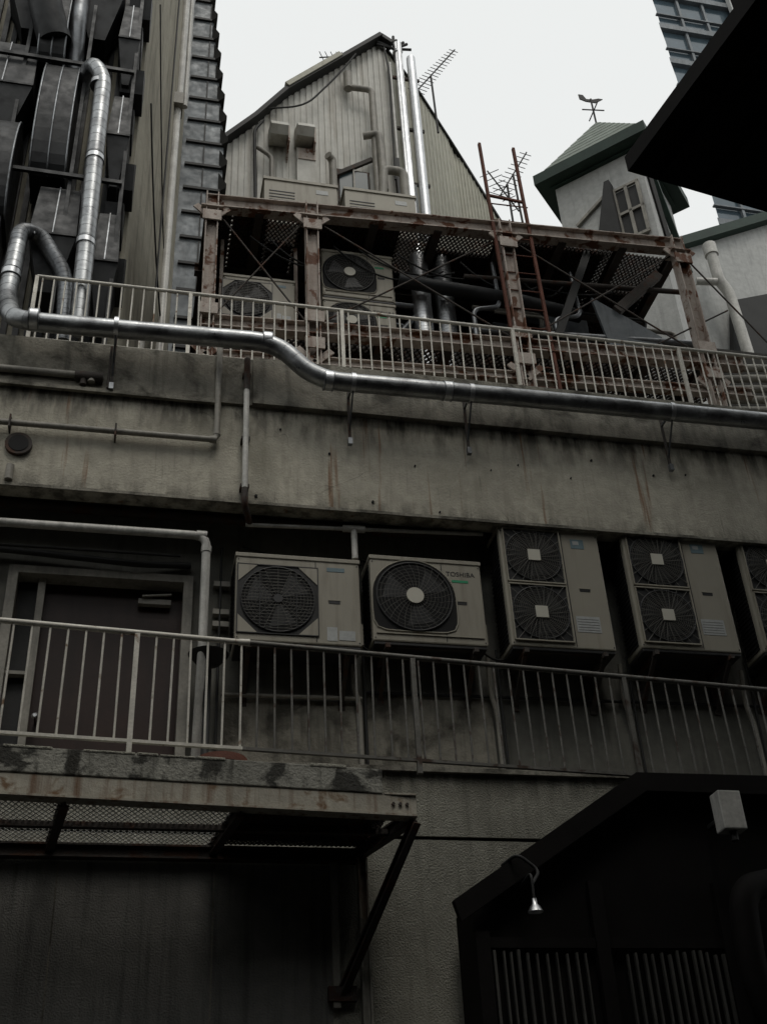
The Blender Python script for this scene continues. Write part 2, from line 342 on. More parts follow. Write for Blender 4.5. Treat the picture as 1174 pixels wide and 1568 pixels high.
def ac(x,z,w,h,yf,kind,depth=.34,name="air_conditioner_unit",bracket=True,col=None):
    col=col or acb
    e=empty(name);b=MB();b.box(x,x+w,yf,yf+depth,z,z+h,col);b.build("casing",e,.014)
    b=MB();b.box(x-.008,x+w+.008,yf-.01,yf+depth+.01,z+h-.035,z+h+.006,col);b.box(x+.01,x+w-.01,yf+.01,yf+depth-.01,z-.03,z,acg);b.build("lid_and_base",e,.006)
    f=MB();p=MB()
    split=x+w*(.64 if kind!='double' else .62)
    f.box(split-.0035,split+.0035,yf-.0025,yf,z+.02,z+h-.04,acg)
    if kind=='square':
        cx=x+w*.335;cz=z+h*.48;r=h*.37
        f.box(cx-r*1.12,cx+r*1.12,yf-.003,yf,cz-r*1.08,cz+r*1.08,dark)
        fan(f,cx,yf-.003,cz,r,'small',1)
        f.add([(cx+sx*r*1.1,yf-.01,cz+sz*r*1.06) if j==0 else ((cx+sx*r*.55,yf-.01,cz+sz*r*1.06) if j==1 else (cx+sx*r*1.1,yf-.01,cz+sz*r*.5)) for sx in(-1,1) for sz in(-1,1) for j in range(3)],[(0,1,2),(3,4,5),(6,7,8),(9,10,11)],col)
        for i in range(-9,10):
            hh=math.sqrt(max(0,1-(i/10)**2))*r; f.box(cx-hh,cx+hh,yf-.024,yf-.021,cz+i*r/10-.0015,cz+i*r/10+.0015,acw)
        for sx in(-1,1):
            f.box(cx+sx*r*1.1-.004,cx+sx*r*1.1+.004,yf-.012,yf,cz-r*1.08,cz+r*1.08,acg)
            f.box(cx+sx*r*.5-.003,cx+sx*r*.5+.003,yf-.028,yf-.02,cz-r*.86,cz+r*.86,acg)
        for sz in(-1,1): f.box(cx-r*1.1,cx+r*1.1,yf-.012,yf,cz+sz*r*1.06-.004,cz+sz*r*1.06+.004,acg)
    elif kind=='round':
        cx=x+w*.38;cz=z+h*.53;r=h*.4
        n=40;pts=[]
        for i in range(n):
            a=2*math.pi*i/n;ca,sa=math.cos(a),math.sin(a)
            if sa>=0: px_,pz_=1.12*ca,1.1*sa
            else:
                k=1/((abs(ca)**7+abs(sa)**7)**(1/7));px_,pz_=1.12*k*ca,1.02*k*sa
            pts.append((cx+r*px_,yf-.004,cz+r*pz_))
        f.poly(pts,(0,.004,0),black)
        f.tube(pts+[pts[0]],.007,col,6,False)
        fan(f,cx,yf-.005,cz,r,'round',2)
        f.box(x+.03,x+w-.03,yf-.012,yf,z+.07,z+.078,col)
    else:
        s=w*.56
        for k in(0,1):
            cx=x+.035+s/2;cz=z+h*(.27+.475*k);r=min(s,h*.46)/2
            f.box(cx-s/2,cx+s/2,yf-.006,yf,cz-h*.222,cz+h*.222,acg)
            for i in range(24):
                a=2*math.pi*i/24+.1;ca,sa=math.cos(a+.22),math.sin(a+.22)
                k2=min(s/2/max(abs(ca),1e-4),h*.222/max(abs(sa),1e-4))
                f.tube([(cx+r*.2*math.cos(a),yf-.02,cz+r*.2*math.sin(a)),(cx+k2*ca,yf-.02,cz+k2*sa)],.0028,acw,5,False)
            fan(f,cx,yf-.007,cz,r*.97,'square',3)
            for a0 in(-1,1):
                f.box(cx+a0*s/2-.006,cx+a0*s/2+.006,yf-.022,yf,cz-h*.226,cz+h*.226,col)
                f.box(cx-s/2,cx+s/2,yf-.024,yf,cz+a0*h*.226-.006,cz+a0*h*.226+.006,col)
    f.build("fan_and_guard",e)
    lx=split+.04;lw=x+w-split-.08
    if kind=='round':
        cu=bpy.data.curves.new("txt","FONT");cu.body="TOSHIBA";cu.size=.065;cu.extrude=.001
        t=bpy.data.objects.new("maker_text",cu);scn.collection.objects.link(t);t.parent=e;t.location=(lx+.0,yf-.002,z+h-.16);t.rotation_euler=(rad(90),0,0);cu.materials.append(acg)
        p.box(lx+.05,lx+lw*.7,yf-.003,yf,z+h-.225,z+h-.2,labg)
    elif kind=='double':
        p.box(lx+.05,lx+lw*.62,yf-.003,yf,z+h-.2,z+h-.1,labb);p.box(lx+.07,lx+lw*.45,yf-.005,yf,z+h-.16,z+h-.12,lab)
        p.box(lx-.01,lx+lw*.75,yf-.003,yf,z+.17,z+.33,lab)
        for j in range(5): p.box(lx,lx+lw*.7,yf-.0045,yf,z+.19+j*.027,z+.194+j*.027,acw)
    else:
        p.box(lx+.06,lx+lw*.7,yf-.003,yf,z+h-.13,z+h-.09,labb);p.box(lx+.05,lx+lw*.45,yf-.003,yf,z+.04,z+.17,lab);p.box(lx+lw*.5,lx+lw*.95,yf-.004,yf,z+.05,z+.14,lab)
    p.box(lx+.07,lx+.17,yf-.003,yf,z+h*.47,z+h*.47+.03,acg);p.box(lx+.065,lx+.175,yf-.006,yf,z+h*.47+.03,z+h*.47+.037,col)
    for sx in(x+.02,x+w-.02):
        for sz in(z+.03,z+h-.06): p.tube([(sx,yf-.004,sz),(sx,yf,sz)],.006,acg,8)
    p.build("labels_and_handle",e)
    s=MB();s.box(x-.004,x,yf+.06,yf+depth-.03,z+.05,z+h-.06,black)
    n=int(h/.045)
    for i in range(n): s.box(x-.012,x-.004,yf+.05,yf+depth-.02,z+.05+i*(h-.1)/n,z+.056+i*(h-.1)/n,acg)
    s.box(x+w,x+w+.03,yf+.08,yf+.2,z+.06,z+.26,col)
    s.build("side_coil",e)
    if bracket:
        k=MB()
        for sx in(x+.12,x+w-.12):
            k.beam((sx,yf-.03,z-.05),(sx,1.5,z-.05),.04,.04,rustd);k.beam((sx,yf+.04,z-.07),(sx,1.5,z-.38),.035,.03,rustd)
            k.box(sx-.03,sx+.03,1.48,1.5,z-.42,z-.03,rustd)
        k.beam((x+.05,yf+.05,z-.02),(x+w-.05,yf+.05,z-.02),.04,.03,rustd)
        k.build("wall_bracket",e)
    return e
ac(.82,6.2,1.08,.85,1.1,'square');ac(2.0,6.27,1.02,.85,1.1,'round')
ac(3.22,6.27,.97,1.25,1.05,'double');ac(4.44,6.32,.97,1.25,1.05,'double');ac(5.64,6.35,.97,1.25,1.05,'double');ac(6.9,6.35,.97,1.25,1.05,'double')
# ------------------------------------------------------------------ steel frame on terrace
fr=empty("rusty_steel_frame")
def yy(x): return 2.2-.045*(x-.5)
b=MB();TOP=12.66
def P(x,z,dy=0): return (x,yy(x)+dy,z)
b.ibeam(P(.45,TOP),P(6.5,TOP),.14,.2,rusty);b.ibeam(P(.45,10.72),P(6.9,10.72),.14,.17,rusty);b.ibeam(P(.45,10.25),P(6.9,10.25),.1,.12,rusty)
cols=[.53,1.72,4.14,6.42]
for x in cols:
    b.ibeam(P(x,9.15,-.02),P(x,TOP+.12,-.02),.15,.15,rusty,(1,0,0))
    b.box(x-.13,x+.13,yy(x)-.12,yy(x)+.1,TOP-.16,TOP-.14,rusty)
    for z in(10.45,10.85,12.35): b.box(x-.11,x+.11,yy(x)-.12,yy(x)-.1,z-.08,z+.08,rusty)
    for z in(10.35,12.5): 
        for sx in(-.15,.15): b.beam((x,yy(x)-.05,z-.15),(x+sx*1.3,yy(x)-.05,z+.05),.02,.08,rusty)
b.build("front_frame",fr)
b=MB()
for x in[.5,1.1,1.72,2.5,3.3,4.14,4.9,5.7,6.42]:
    b.ibeam((x,yy(x),TOP-.05),(x,5.0,TOP-.05),.1,.14,rustd);b.ibeam((x,yy(x),10.7),(x,5.0,10.7),.1,.12,rustd)
for y in(3.2,4.2,5.0):
    b.ibeam((.4,y,TOP-.12),(6.5,y,TOP-.12),.1,.14,rustd)
for x in cols:
    b.ibeam((x,5.0,9.15),(x,5.0,TOP),.12,.12,rustd,(1,0,0));b.ibeam((x,3.6,9.15),(x,3.6,TOP),.1,.1,rustd,(1,0,0))
for a,c in zip(cols,cols[1:]):
    for z0,z1 in((10.85,12.5),):
        b.tube([P(a+.08,z0),P(c-.08,z1)],.011,rustd,8);b.tube([P(a+.08,z1),P(c-.08,z0)],.011,rustd,8)
        b.tube([(a,4.2,z0),(c,4.2,z1)],.014,rustd,8);b.tube([(a,4.2,z1),(c,4.2,z0)],.014,rustd,8)
b.tube([P(6.5,12.5),P(7.6,10.6)],.011,rustd,8);b.tube([P(5.8,10.9),P(6.9,11.6)],.011,rustd,8)
b.build("rear_framing_and_bracing",fr)
b=MB();grating(b,.5,6.45,2.2,5.0,TOP+.06,.055,.013,.03,rustd,.7);grating(b,.5,6.8,2.2,5.0,10.8,.07,.016,.03,rustd,.7)
b.build("grating_decks",fr)
b=MB() # plate covers laid on the roof deck
for x0,x1,y0,y1 in((.45,.8,2.3,5.1),(.8,1.25,2.25,5.1),(1.25,1.6,2.75,5.1),(1.6,2.9,2.25,5.1),(2.9,3.3,3.0,5.1),(3.3,4.2,2.55,5.1),(4.2,5.6,2.25,4.0),(4.2,5.0,4.0,5.1),(5.6,6.4,2.9,5.1)):
    b.box(x0+.01,x1-.01,y0,y1,TOP+.085,TOP+.095,rustd)
b.box(2.9,6.6,3.4,5.1,10.82,10.83,rustd)
b.build("deck_plates",fr)
b=MB()
for x in(4.0,4.47): b.beam((x-.03,2.0,14.25),(x+.05,1.98,9.9),.04,.035,rustr,(1,0,0))
z=10.1
while z<13.4: b.tube([(4.0,2.0,z),(4.5,1.99,z)],.009,rustr,8);z+=.3
b.beam((3.98,2.0,13.25),(4.48,2.0,13.2),.03,.03,rustr)
b.build("ladder",fr)
ac(.72,11.1,.85,.72,2.5,'square',bracket=False);ac(1.9,11.62,.88,.76,2.45,'round',bracket=False);ac(1.9,10.86,.88,.7,2.45,'round',bracket=False);ac(.72,10.36,.85,.65,2.5,'square',bracket=False)
b=MB()
for x in(.7,1.6,1.88,2.8): b.beam((x,2.62,10.7),(x,2.62,12.5),.04,.04,rusty,(1,0,0))
b.beam((.68,2.6,11.05),(1.62,2.6,11.05),.04,.05,rusty);b.beam((1.86,2.6,11.58),(2.82,2.6,11.58),.04,.05,rusty)
b.build("equipment_rack")
duct("flexible_vent_stack",[(3.2,2.7,10.8),(3.2,2.7,12.7)],.12,.1,galvl,.05)
duct("flexible_vent_stack",[(3.5,2.7,10.8),(3.5,2.7,12.7)],.12,.1,galv,.05)
eq=MB()
eq.tube([(2.85,2.45,12.0),(4.3,2.4,11.85),(5.2,2.5,11.8)],.09,cowl,16);eq.tube([(4.4,3.2,11.5),(6.2,3.2,11.6)],.13,cowl,16)
eq.tube(fillet([(2.9,3.8,12.3),(5.5,3.8,12.3),(5.5,3.8,10.9)],.3),.16,galvd,20)
for i in range(22):
    x=random.uniform(2.8,6.2);y=random.uniform(3.0,4.8);z=random.uniform(10.9,12.2)
    eq.box(x,x+random.uniform(.2,.7),y,y+.4,z,z+random.uniform(.2,.5),random.choice([cowl,rustd,panel,dark]))
for i in range(26):
    x=random.uniform(.6,6.0);y=random.uniform(2.6,4.6);z=random.uniform(10.9,12.3)
    eq.tube(fillet([(x,y,z),(x+random.uniform(.4,1.5),y,z),(x+.8,y,z-random.uniform(.3,1.2))],.1),random.uniform(.012,.04),random.choice([rustd,pipe,dark,galvd]),10)
for z,r_,m_ in((10.98,.05,rustr),(11.12,.04,rustd),(11.3,.05,galvd),(12.2,.035,rustd)): eq.tube([(3.7,2.45,z),(6.6,2.3,z+.04)],r_,m_,10)
for x in(3.75,4.8): eq.tube(fillet([(x,2.4,10.9),(x,2.4,11.6),(x+.35,2.4,11.7),(x+.35,2.45,12.5)],.1),.03,galvd,10)
for i in range(8):
    x=random.uniform(.7,5);eq.tube(sag((x,2.4,12.4),(x+random.uniform(.6,1.6),2.5,12.3),random.uniform(.1,.35)),.012,dark,6)
eq.poly([(5.3,2.3,11.95),(5.45,2.3,11.0),(6.1,2.3,10.95),(6.15,2.3,11.4)],(0,.04,0),panel)
eq.beam((6.3,2.3,12.5),(5.6,2.3,11.75),.1,.12,rustd);eq.beam((4.75,2.3,11.2),(5.5,2.3,13.1),.1,.1,dark);eq.beam((5.5,2.3,13.1),(5.6,2.9,13.3),.16,.14,dark)
eq.build("deck_pipework")
b=MB()
b.box(.5,6.6,5.1,5.3,9.15,12.4,brick);b.build("plant_room_wall")
# ------------------------------------------------------------------ gable building
gb=empty("corrugated_gable_building")
def gz(x):
    P_=[(.5,17.9),(.89,18.51),(1.42,19.16),(1.97,20.03),(3.79,22.13),(3.95,22.0)]
    for (a,za),(c,zc) in zip(P_,P_[1:]):
        if a<=x<=c: return za+(zc-za)*(x-a)/(c-a)
    return P_[0][1] if x<a else P_[-1][1]
b=MB();x=.6;i=0
while x<3.93:
    x2=min(x+.055,3.95);y0=6.0 if i%2 else 5.978
    b.add([(x,y0,9),(x2,y0,9),(x2,y0,gz(x2)),(x,y0,gz(x))],[(0,1,2,3)],corr)
    b.add([(x2,5.978,9),(x2,6,9),(x2,6,gz(x2)),(x2,5.978,gz(x2))],[(0,1,2,3)],corr)
    x=x2;i+=1
b.build("front_cladding",gb)
def sp(t):
    K=[(0,3.95,6.0,21.95),(.22,4.64,6.5,21.6),(.55,5.85,8.0,21.9),(1,7.0,8.6,20.2)]
    for a,c in zip(K,K[1:]):
        if a[0]<=t<=c[0]:
            q=(t-a[0])/(c[0]-a[0]);return [a[j]+(c[j]-a[j])*q for j in(1,2,3)]
b=MB();n=60
for i in range(n):
    a=sp(i/n);c=sp((i+1)/n)
    b.add([(a[0],a[1],9),(c[0],c[1],9),(c[0],c[1],c[2]),(a[0],a[1],a[2])],[(0,1,2,3)],corr2)
    if i%2==0: b.beam((a[0],a[1]-.01,9),(a[0],a[1]-.01,a[2]),.015,.015,corr2,(1,0,0))
b.build("side_cladding",gb)
b=MB()
for a,c in zip([(.5,17.95),(1.42,19.18),(1.97,20.05)],[(1.42,19.18),(1.97,20.05),(3.83,22.18)]): b.beam((a[0],5.9,a[1]),(c[0],5.9,c[1]),.25,.08,dark)
b.beam((1.97,5.85,20.12),(3.0,5.85,21.3),.2,.1,corr2)
b.beam((3.83,5.9,22.18),(4.05,5.9,22.0),.2,.08,dark)
pr=sp(0)
for i in range(1,9):
    q=sp(i/8);b.beam((pr[0],pr[1],pr[2]+.03),(q[0],q[1],q[2]+.03),.1,.05,dark);pr=q
b.poly([(.6,6.05,9),(3.9,6.05,9),(7.0,8.7,9),(7,12,9),(.6,12,9)],(0,0,8.6),corr2)
b.build("roof_verge",gb)
b=MB()
b.tube([(4.12,5.85,21.7),(4.16,5.85,22),(4.16,5.85,10)],.075,galvl,16);b.tube([(4.4,5.85,21.6),(4.4,5.85,10)],.085,galvl,16);b.tube([(3.98,5.88,21.4),(3.98,5.88,12)],.03,pipew,10)
for z in(21.0,19.5,18):b.box(3.95,4.55,5.9,5.95,z,z+.06,rustd)
b.tube(fillet([(3.12,5.9,20.7),(3.12,5.8,20.35),(3.55,5.75,20.3),(3.55,5.8,17.5)],.12),.06,pipe,14);b.tube([(3.12,5.8,20.75),(3.12,5.8,20.3)],.08,pipe,14)
b.tube(fillet([(1.55,5.85,19.1),(1.4,5.85,18.8),(1.45,5.85,16.5)],.1),.03,dark,8)
b.tube(fillet([(1.42,5.85,19.2),(1.6,5.85,19.45),(2.3,5.8,19.6),(2.9,5.8,20.6),(3.3,5.8,21.4)],.4),.018,dark,6)
b.tube(fillet([(3.35,5.8,19.0),(3.62,5.7,19.0),(3.65,5.7,17.5)],.1),.07,pipe,12)
b.tube(fillet([(2.75,5.7,16.4),(2.75,5.7,18.1),(2.65,5.6,18.1)],.1),.07,pipe,12)
b.tube(fillet([(3.5,5.5,16.4),(3.6,5.5,17.8),(3.95,5.5,17.8),(3.95,5.5,16.4)],.12),.08,pipe,12)
b.tube(fillet([(1.7,5.8,16.0),(1.7,5.8,18.1),(1.45,5.8,18.3)],.1),.04,pipe,12)
b.tube(fillet([(3.9,5.9,21.9),(3.95,5.85,21.0),(3.9,5.85,18)],.4),.02,dark,8)
b.build("wall_pipes",gb)
b=MB()
for x,z in((1.66,18.5),(2.12,18.55)):
    b.poly([(x,5.97,z+.5),(x,5.97,z+.1),(x,5.62,z),(x,5.5,z+.12),(x,5.55,z+.25)],(.3,0,0),corr)
    b.poly([(x+.31,5.97,z+.45),(x+.31,5.97,z-.3),(x+.31,5.65,z-.1),(x+.31,5.65,z+.3)],(.03,0,0),rusty)
b.box(2.15,2.5,5.85,5.97,17.3,18.5,corr);b.box(2.17,2.48,5.83,5.85,18.2,18.48,rusty)
b.build("vent_hoods",gb)
b=MB();b.box(2.85,3.45,5.9,5.97,17.3,18.15,rustd);b.box(2.9,3.4,5.88,5.9,17.35,18.1,glass);b.beam((2.8,5.85,17.9),(3.5,5.85,18.45),.06,.08,rustd);b.beam((3.15,5.86,17.3),(3.15,5.86,18.2),.04,.03,pipe,(1,0,0))
b.box(3.93,4.0,5.85,5.97,17.0,18.6,dark);b.box(3.98,4.3,5.9,5.99,16.7,18.0,glass)
b.build("window",gb)
b=MB()
for x in(1.52,2.85):
    b.box(x,x+1.2,5.3,5.95,15.9,16.95,acb);b.box(x-.02,x+1.22,5.28,5.97,16.91,16.97,acb)
    for j in range(6): b.box(x+.08,x+.5,5.292,5.3,16.3+j*.07,16.32+j*.07,acg)
    b.box(x+.85,x+1.05,5.294,5.3,16.7,16.8,lab)
b.build("ventilation_cabinet",None,.01)
# ------------------------------------------------------------------ antennas
def yagi(base,top,a,c,n,L,name="tv_antenna"):
    b=MB();b.tube([base,top],.022,dark,8);b.tube([a,c],.014,dark,6);a=Vector(a);c=Vector(c)
    d=(c-a).normalized();pe=d.cross(Vector((.2,.9,.1))).normalized()
    for i in range(n):
        p=a+(c-a)*(i+.5)/n;l=L*(1-.5*i/n);b.tube([p-pe*l/2,p+pe*l/2],.008,dark,5)
    b.build(name)
yagi((4.88,6.1,19.8),(4.86,6.1,21.5),(4.5,6.1,20.9),(5.43,6.1,22.5),16,.36)
yagi((6.3,6.1,17.0),(6.25,6.1,18.9),(5.9,6.1,18.2),(6.6,6.1,19.6),11,.42)
yagi((6.1,6.1,17.0),(6.1,6.1,18.6),(5.75,6.1,18.9),(6.25,6.1,17.9),8,.4)
yagi((3.02,6.1,21.0),(3.02,6.1,21.75),(2.65,6.1,21.55),(3.4,6.1,21.8),7,.34)
b=MB()
for i in range(9):
    a=random.uniform(0,6.28);b.tube([(4.1,5.9,21.9),(4.1+.35*math.cos(a),5.9,22.0+.2*math.sin(a))],.03,dark,6)
b.tube([(4.1,5.9,21.5),(4.1,5.9,22.3)],.03,dark,6);b.build("roof_cables")
# ------------------------------------------------------------------ green-roofed turret
tu=empty("turret_house")
C0=Vector((8.5,6.6));
def sq(r,z,rot=0): return [(C0.x+r*math.cos(a+rot),C0.y+r*math.sin(a+rot),z) for a in(-math.pi/2,0,math.pi/2,math.pi)]
b=MB();b.poly(sq(1.2,9),(0,0,10.3),white);b.build("walls",tu)
b=MB();b.poly(sq(1.62,19.3),(0,0,.26),green);b.poly(sq(1.3,19.25),(0,0,.04),green);b.build("eaves",tu)
b=MB()
for k in range(9):
    t0=k/9;t1=(k+1)/9
    lo=sq(1.5*(1-t0)+.02,19.58+1.95*t0);hi=sq(1.5*(1-t1)+.01,19.58+1.95*t1)
    b.add(lo+hi,[(j,(j+1)%4,4+(j+1)%4,4+j) for j in range(4)]+[(0,1,2,3)],groof)
b.build("tiled_roof",tu)
b=MB();b.tube([(8.5,6.6,21.4),(8.5,6.6,22.3)],.02,dark,8);b.beam((8.25,6.6,21.9),(8.75,6.6,21.98),.02,.02,dark);b.beam((8.5,6.35,21.9),(8.5,6.85,21.9),.02,.02,dark)
b.poly([(8.25,6.6,22.25),(8.38,6.6,22.2),(8.6,6.6,22.2),(8.78,6.6,22.36),(8.68,6.6,22.36),(8.55,6.6,22.3),(8.4,6.6,22.28),(8.34,6.6,22.4),(8.24,6.6,22.4)],(0,.02,0),dark);b.build("weather_vane",tu)
A=Vector((C0.x-1.2,C0.y,0));B=Vector((C0.x,C0.y-1.2,0));dr=(B-A).normalized();nn=Vector((-dr.y,dr.x,0));nn=nn if nn.dot(Vector((-1,-1,0)))>0 else -nn
def W(u,z,o=0): q=A+dr*u+nn*o;return (q.x,q.y,z)
b=MB()
b.poly([W(.6,17.0,.01),W(1.0,18.6,.01),W(1.1,18.6,.01),W(1.1,17.0,.01)],tuple(nn*.2),dark)
b.poly([W(1.1,17.1,.0),W(1.1,18.35,.0),W(1.55,18.35,.0),W(1.55,17.1,.0)],tuple(nn*.04),dark)
for u in(1.1,1.33,1.56): b.beam(W(u,17.1,.06),W(u,18.4,.06),.06,.05,pipe,tuple(nn))
for z in(17.1,17.75,18.4): b.beam(W(1.07,z,.06),W(1.59,z,.06),.05,.06,pipe)
b.beam(W(.3,18.0,.05),W(.9,18.4,.05),.06,.06,pipe)
b.build("dormer_window",tu)
b=MB();A2=Vector((C0.x+1.2,C0.y,0));d2=(A2-B).normalized();n2=Vector((d2.y,-d2.x,0))
def W2(u,z,o=0): q=B+d2*u+n2*o;return (q.x,q.y,z)
b.beam(W2(.5,18.9,.06),W2(1.5,17.2,.06),.1,.1,green);b.beam(W2(.2,18.9,.05),W2(.6,16.0,.05),.08,.06,dark);b.beam(W2(.4,17.4,.05),W2(1.5,17.2,.05),.08,.06,green)
b.build("brace_timbers",tu)
rh=empty("white_house")
b=MB();b.poly([(9.9,8,9),(18,8,9),(18,8,23.5),(10.7,8,19.8),(9.9,8,19.3)],(0,4,0),white);b.build("walls",rh)
b=MB();b.beam((9.8,7.95,19.3),(18,7.95,23.6),.3,.22,green);b.build("verge",rh)
b=MB();b.poly([(10.9,7.7,16.2),(11.3,7.7,18.0),(14,7.7,19.0),(14,7.7,9),(10.5,7.7,9)],(0,.2,0),dark);b.build("lean_to_roof",rh)
b=MB();b.tube(fillet([(10.95,7.5,19.2),(10.95,7.5,18.3),(11.1,7.5,18.0),(11.15,7.5,15)],.15),.11,pipew,14);b.tube([(10.95,7.5,19.0),(10.95,7.5,19.3)],.14,pipew,14);b.tube(fillet([(10.5,7.6,18.3),(10.9,7.5,18.25)],.1),.08,pipew,12);b.build("drain_pipe",rh)
b=MB()
for i in range(5): b.tube(fillet([(6.6,2.2,10.2+.16*i),(7.4,2.2,10.3+.17*i),(11,2.6,10.6+.17*i)],.3),.05,pipe,12)
b.build("pipe_bundle")
b=MB();b.box(7.2,12,3.0,3.2,9.15,12.0,brick);b.build("terrace_screen_wall")
# ------------------------------------------------------------------ tower
tw=empty("office_tower")
b=MB();b.poly([(28.3,30,0),(46,30,0),(56,44,0),(40,44,0)],(0,0,82),bglass);b.build("curtain_wall",tw)
b=MB()
for k in range(20):
    z=16.5+k*3.4;b.poly([(28.0,29.7,z),(46,29.7,z),(56,44,z),(40,44,z)],(0,0,.45),panel);b.box(28.1,33,29.75,29.95,z+1.5,z+1.58,panel)
for x in(29.7,31.4): b.box(x,x+.15,29.8,30,0,82,panel)
b.box(33.2,46.6,29.4,29.7,0,82,white);b.build("slabs_and_mullions",tw)
# ------------------------------------------------------------------ left building
lbd=empty("ducted_building")
b=MB();b.poly([(-.42,2.0,9.15),(.16,5.0,9.15),(.16,9,9.15),(-6,9,9.15),(-6,2.0,9.15)],(0,0,17),beige);b.build("rendered_walls",lbd)
b=MB();x=-5.9
while x<-.5: b.box(x,x+.06,1.94,1.998,9.15,26,cowl);x+=.12
b.build("dark_corrugated_front",lbd)
def ex(z): return .82 if z<17.35 else .82-(z-17.35)*.083
b=MB();b.poly([(.24,5.02,9.15),(.82,5.02,9.15),(.82,5.02,17.35),(.1,5.02,26),(-.1,5.02,26)],(0,.5,0),panel)
z=9.5
while z<25:
    e_=ex(z)
    b.box(.22,e_,4.98,5.02,z,z+.05,dark);b.box(.5,.52,4.99,5.02,z+.05,z+.5,dark) if e_>.55 else None
    if z>15: b.poly([(e_-.06,5.0,z),(e_+.06,4.9,z+.02),(e_+.06,4.9,z+.1),(e_-.06,5.0,z+.45)],(0,.4,0),dark)
    z+=.55
b.build("louvred_strip",lbd)
b=MB()
b.tube([(.06,4.3,23),(.06,4.3,17.2),(.04,4.2,17.1),(.04,4.2,9.2)],.06,pipew,12);b.tube([(.15,4.5,23),(.15,4.5,17.4)],.045,pipew,12)
b.box(-.06,.12,4.05,4.35,16.9,17.15,pipe);b.tube([(-.06,3.6,22),(-.06,3.6,9.2)],.015,dark,6);b.tube([(-.18,3.2,11.5),(-.18,3.2,9.2)],.05,pipew,10)
b.tube(sag((-.3,2.3,14.5),(.05,4.3,12.5),.3),.012,dark,6);b.tube(sag((-.3,2.2,16.5),(.05,4.5,13.5),.2),.01,dark,6)
b.build("downpipes",lbd)
b=MB()
z=10.6;i=0
while z<19:
    hh=[.8,.6,.9,.7][i%4];i+=1
    b.poly([(-.66,1.98,z+hh*.9),(-.66,1.98,z),(-.66,1.62,z-.05),(-.66,1.5,z+.25)],(.2+.07*(i%2),0,0),cowl);z+=hh+.05
b.build("window_hoods",lbd)
b=MB()
def cowlbox(x,y,z,w,d_,h):
    T=[(x,y,z+h),(x+w,y,z+h),(x+w,y+d_,z+h),(x,y+d_,z+h)]
    Mi=[(x-.03,y-.12,z+h*.45),(x+w+.03,y-.12,z+h*.45),(x+w+.03,y+d_,z+h*.45),(x-.03,y+d_,z+h*.45)]
    q=w*.3;Bm=[(x+q,y+.05,z),(x+w-q,y+.05,z),(x+w-q,y+d_*.7,z),(x+q,y+d_*.7,z)]
    vs=T+Mi+Bm
    fs=[(0,1,2,3),(8,9,10,11)]+[(j,(j+1)%4,4+(j+1)%4,4+j) for j in range(4)]+[(4+j,4+(j+1)%4,8+(j+1)%4,8+j) for j in range(4)]
    b.add(vs,fs,cowl)
    b.beam((x+w*.5,y-.01,z+h),(x+w*.5,y-.13,z+h*.45),.012,.02,galvd);b.beam((x-.03,y-.125,z+h*.45),(x+w+.03,y-.125,z+h*.45),.02,.03,cowl)
for x,z,w,h in((-2.25,12.6,.62,1.6),(-1.35,10.3,.42,1.5),(-.7,10.0,.22,1.5),(-2.3,10.0,.6,1.7),(-2.1,14.6,.7,1.8),(-1.25,14.6,.5,1.6),(-.7,12.0,.2,1.5),(-3.1,11,.6,2.4),(-3.2,13.6,.7,2.2),(-.7,13.8,.2,1.5)):
    cowlbox(x,1.5,z,w,.45,h)
def scoop(x,y,z,r,w,h):   # round-bellied exhaust scoop
    n=14;pr=[]
    for i in range(n+1):
        a=-math.pi/2+math.pi*i/n;pr.append((x,y-r*.45*max(0,math.cos(a))-.02,z+r*(1+math.sin(a))*h/(2*r)))
    b.poly([(x,y+.4,z)]+pr+[(x,y+.4,z+h)],(w,0,0),cowl)
    for k in(.0,.5,1.): b.tube([(x+w*k,p[1]-.004,p[2]) for p in pr],.012,galvd,6)
scoop(-1.5,1.55,12.0,.55,.38,1.9);scoop(-2.15,1.5,11.2,.6,.5,1.5);scoop(-1.62,1.5,13.9,.5,.3,1.4)
b.tube(fillet([(-1.75,1.3,16.5),(-1.65,1.2,14.8),(-1.45,1.4,14.2)],.4),.2,cowl,24);b.tube(fillet([(-1.25,1.5,16.5),(-1.22,1.35,14.6),(-1.2,1.7,13.8)],.2),.1,galvd,20)
b.beam((-3,1.4,13.9),(-.5,1.4,13.85),.04,.05,cowl);b.beam((-3,1.4,11.95),(-.5,1.4,11.9),.04,.05,cowl)
for x in(-1.75,-1.05,-.5): b.beam((x,1.45,9.2),(x,1.45,17),.04,.04,cowl,(1,0,0))
b.build("duct_cowls",lbd)
# ------------------------------------------------------------------ foreground eave building (right) and shed
ev=empty("timber_eaved_building")
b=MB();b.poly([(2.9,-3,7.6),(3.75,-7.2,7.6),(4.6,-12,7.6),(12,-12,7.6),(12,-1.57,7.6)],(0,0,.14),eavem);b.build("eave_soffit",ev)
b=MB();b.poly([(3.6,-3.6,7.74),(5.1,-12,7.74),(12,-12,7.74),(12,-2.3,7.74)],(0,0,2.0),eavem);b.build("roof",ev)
b=MB();b.box(5.3,12,-12,-3.0,0,7.6,brick);b.box(5.2,12,-12,-3.8,9.7,22,brick);b.build("walls",ev)  # upper box is out of view, added to shade the facade's right side
b=MB()
for k in range(26):
    x=3.15+k*.35;b.beam((x,-3.05+(x-2.9)*.157,7.585),(x+.9,-8.,7.585),.05,.03,eavem)
b.build("rafters",ev)
def S(x,y,z):
    return (x*1.4286, .4+(y+2)*1.0, 1.6+(z-1.6)*1.4286)
sh=empty("dark_timber_shed")
def rz(x): return 3.18+(x-1.6)*.64
b=MB()
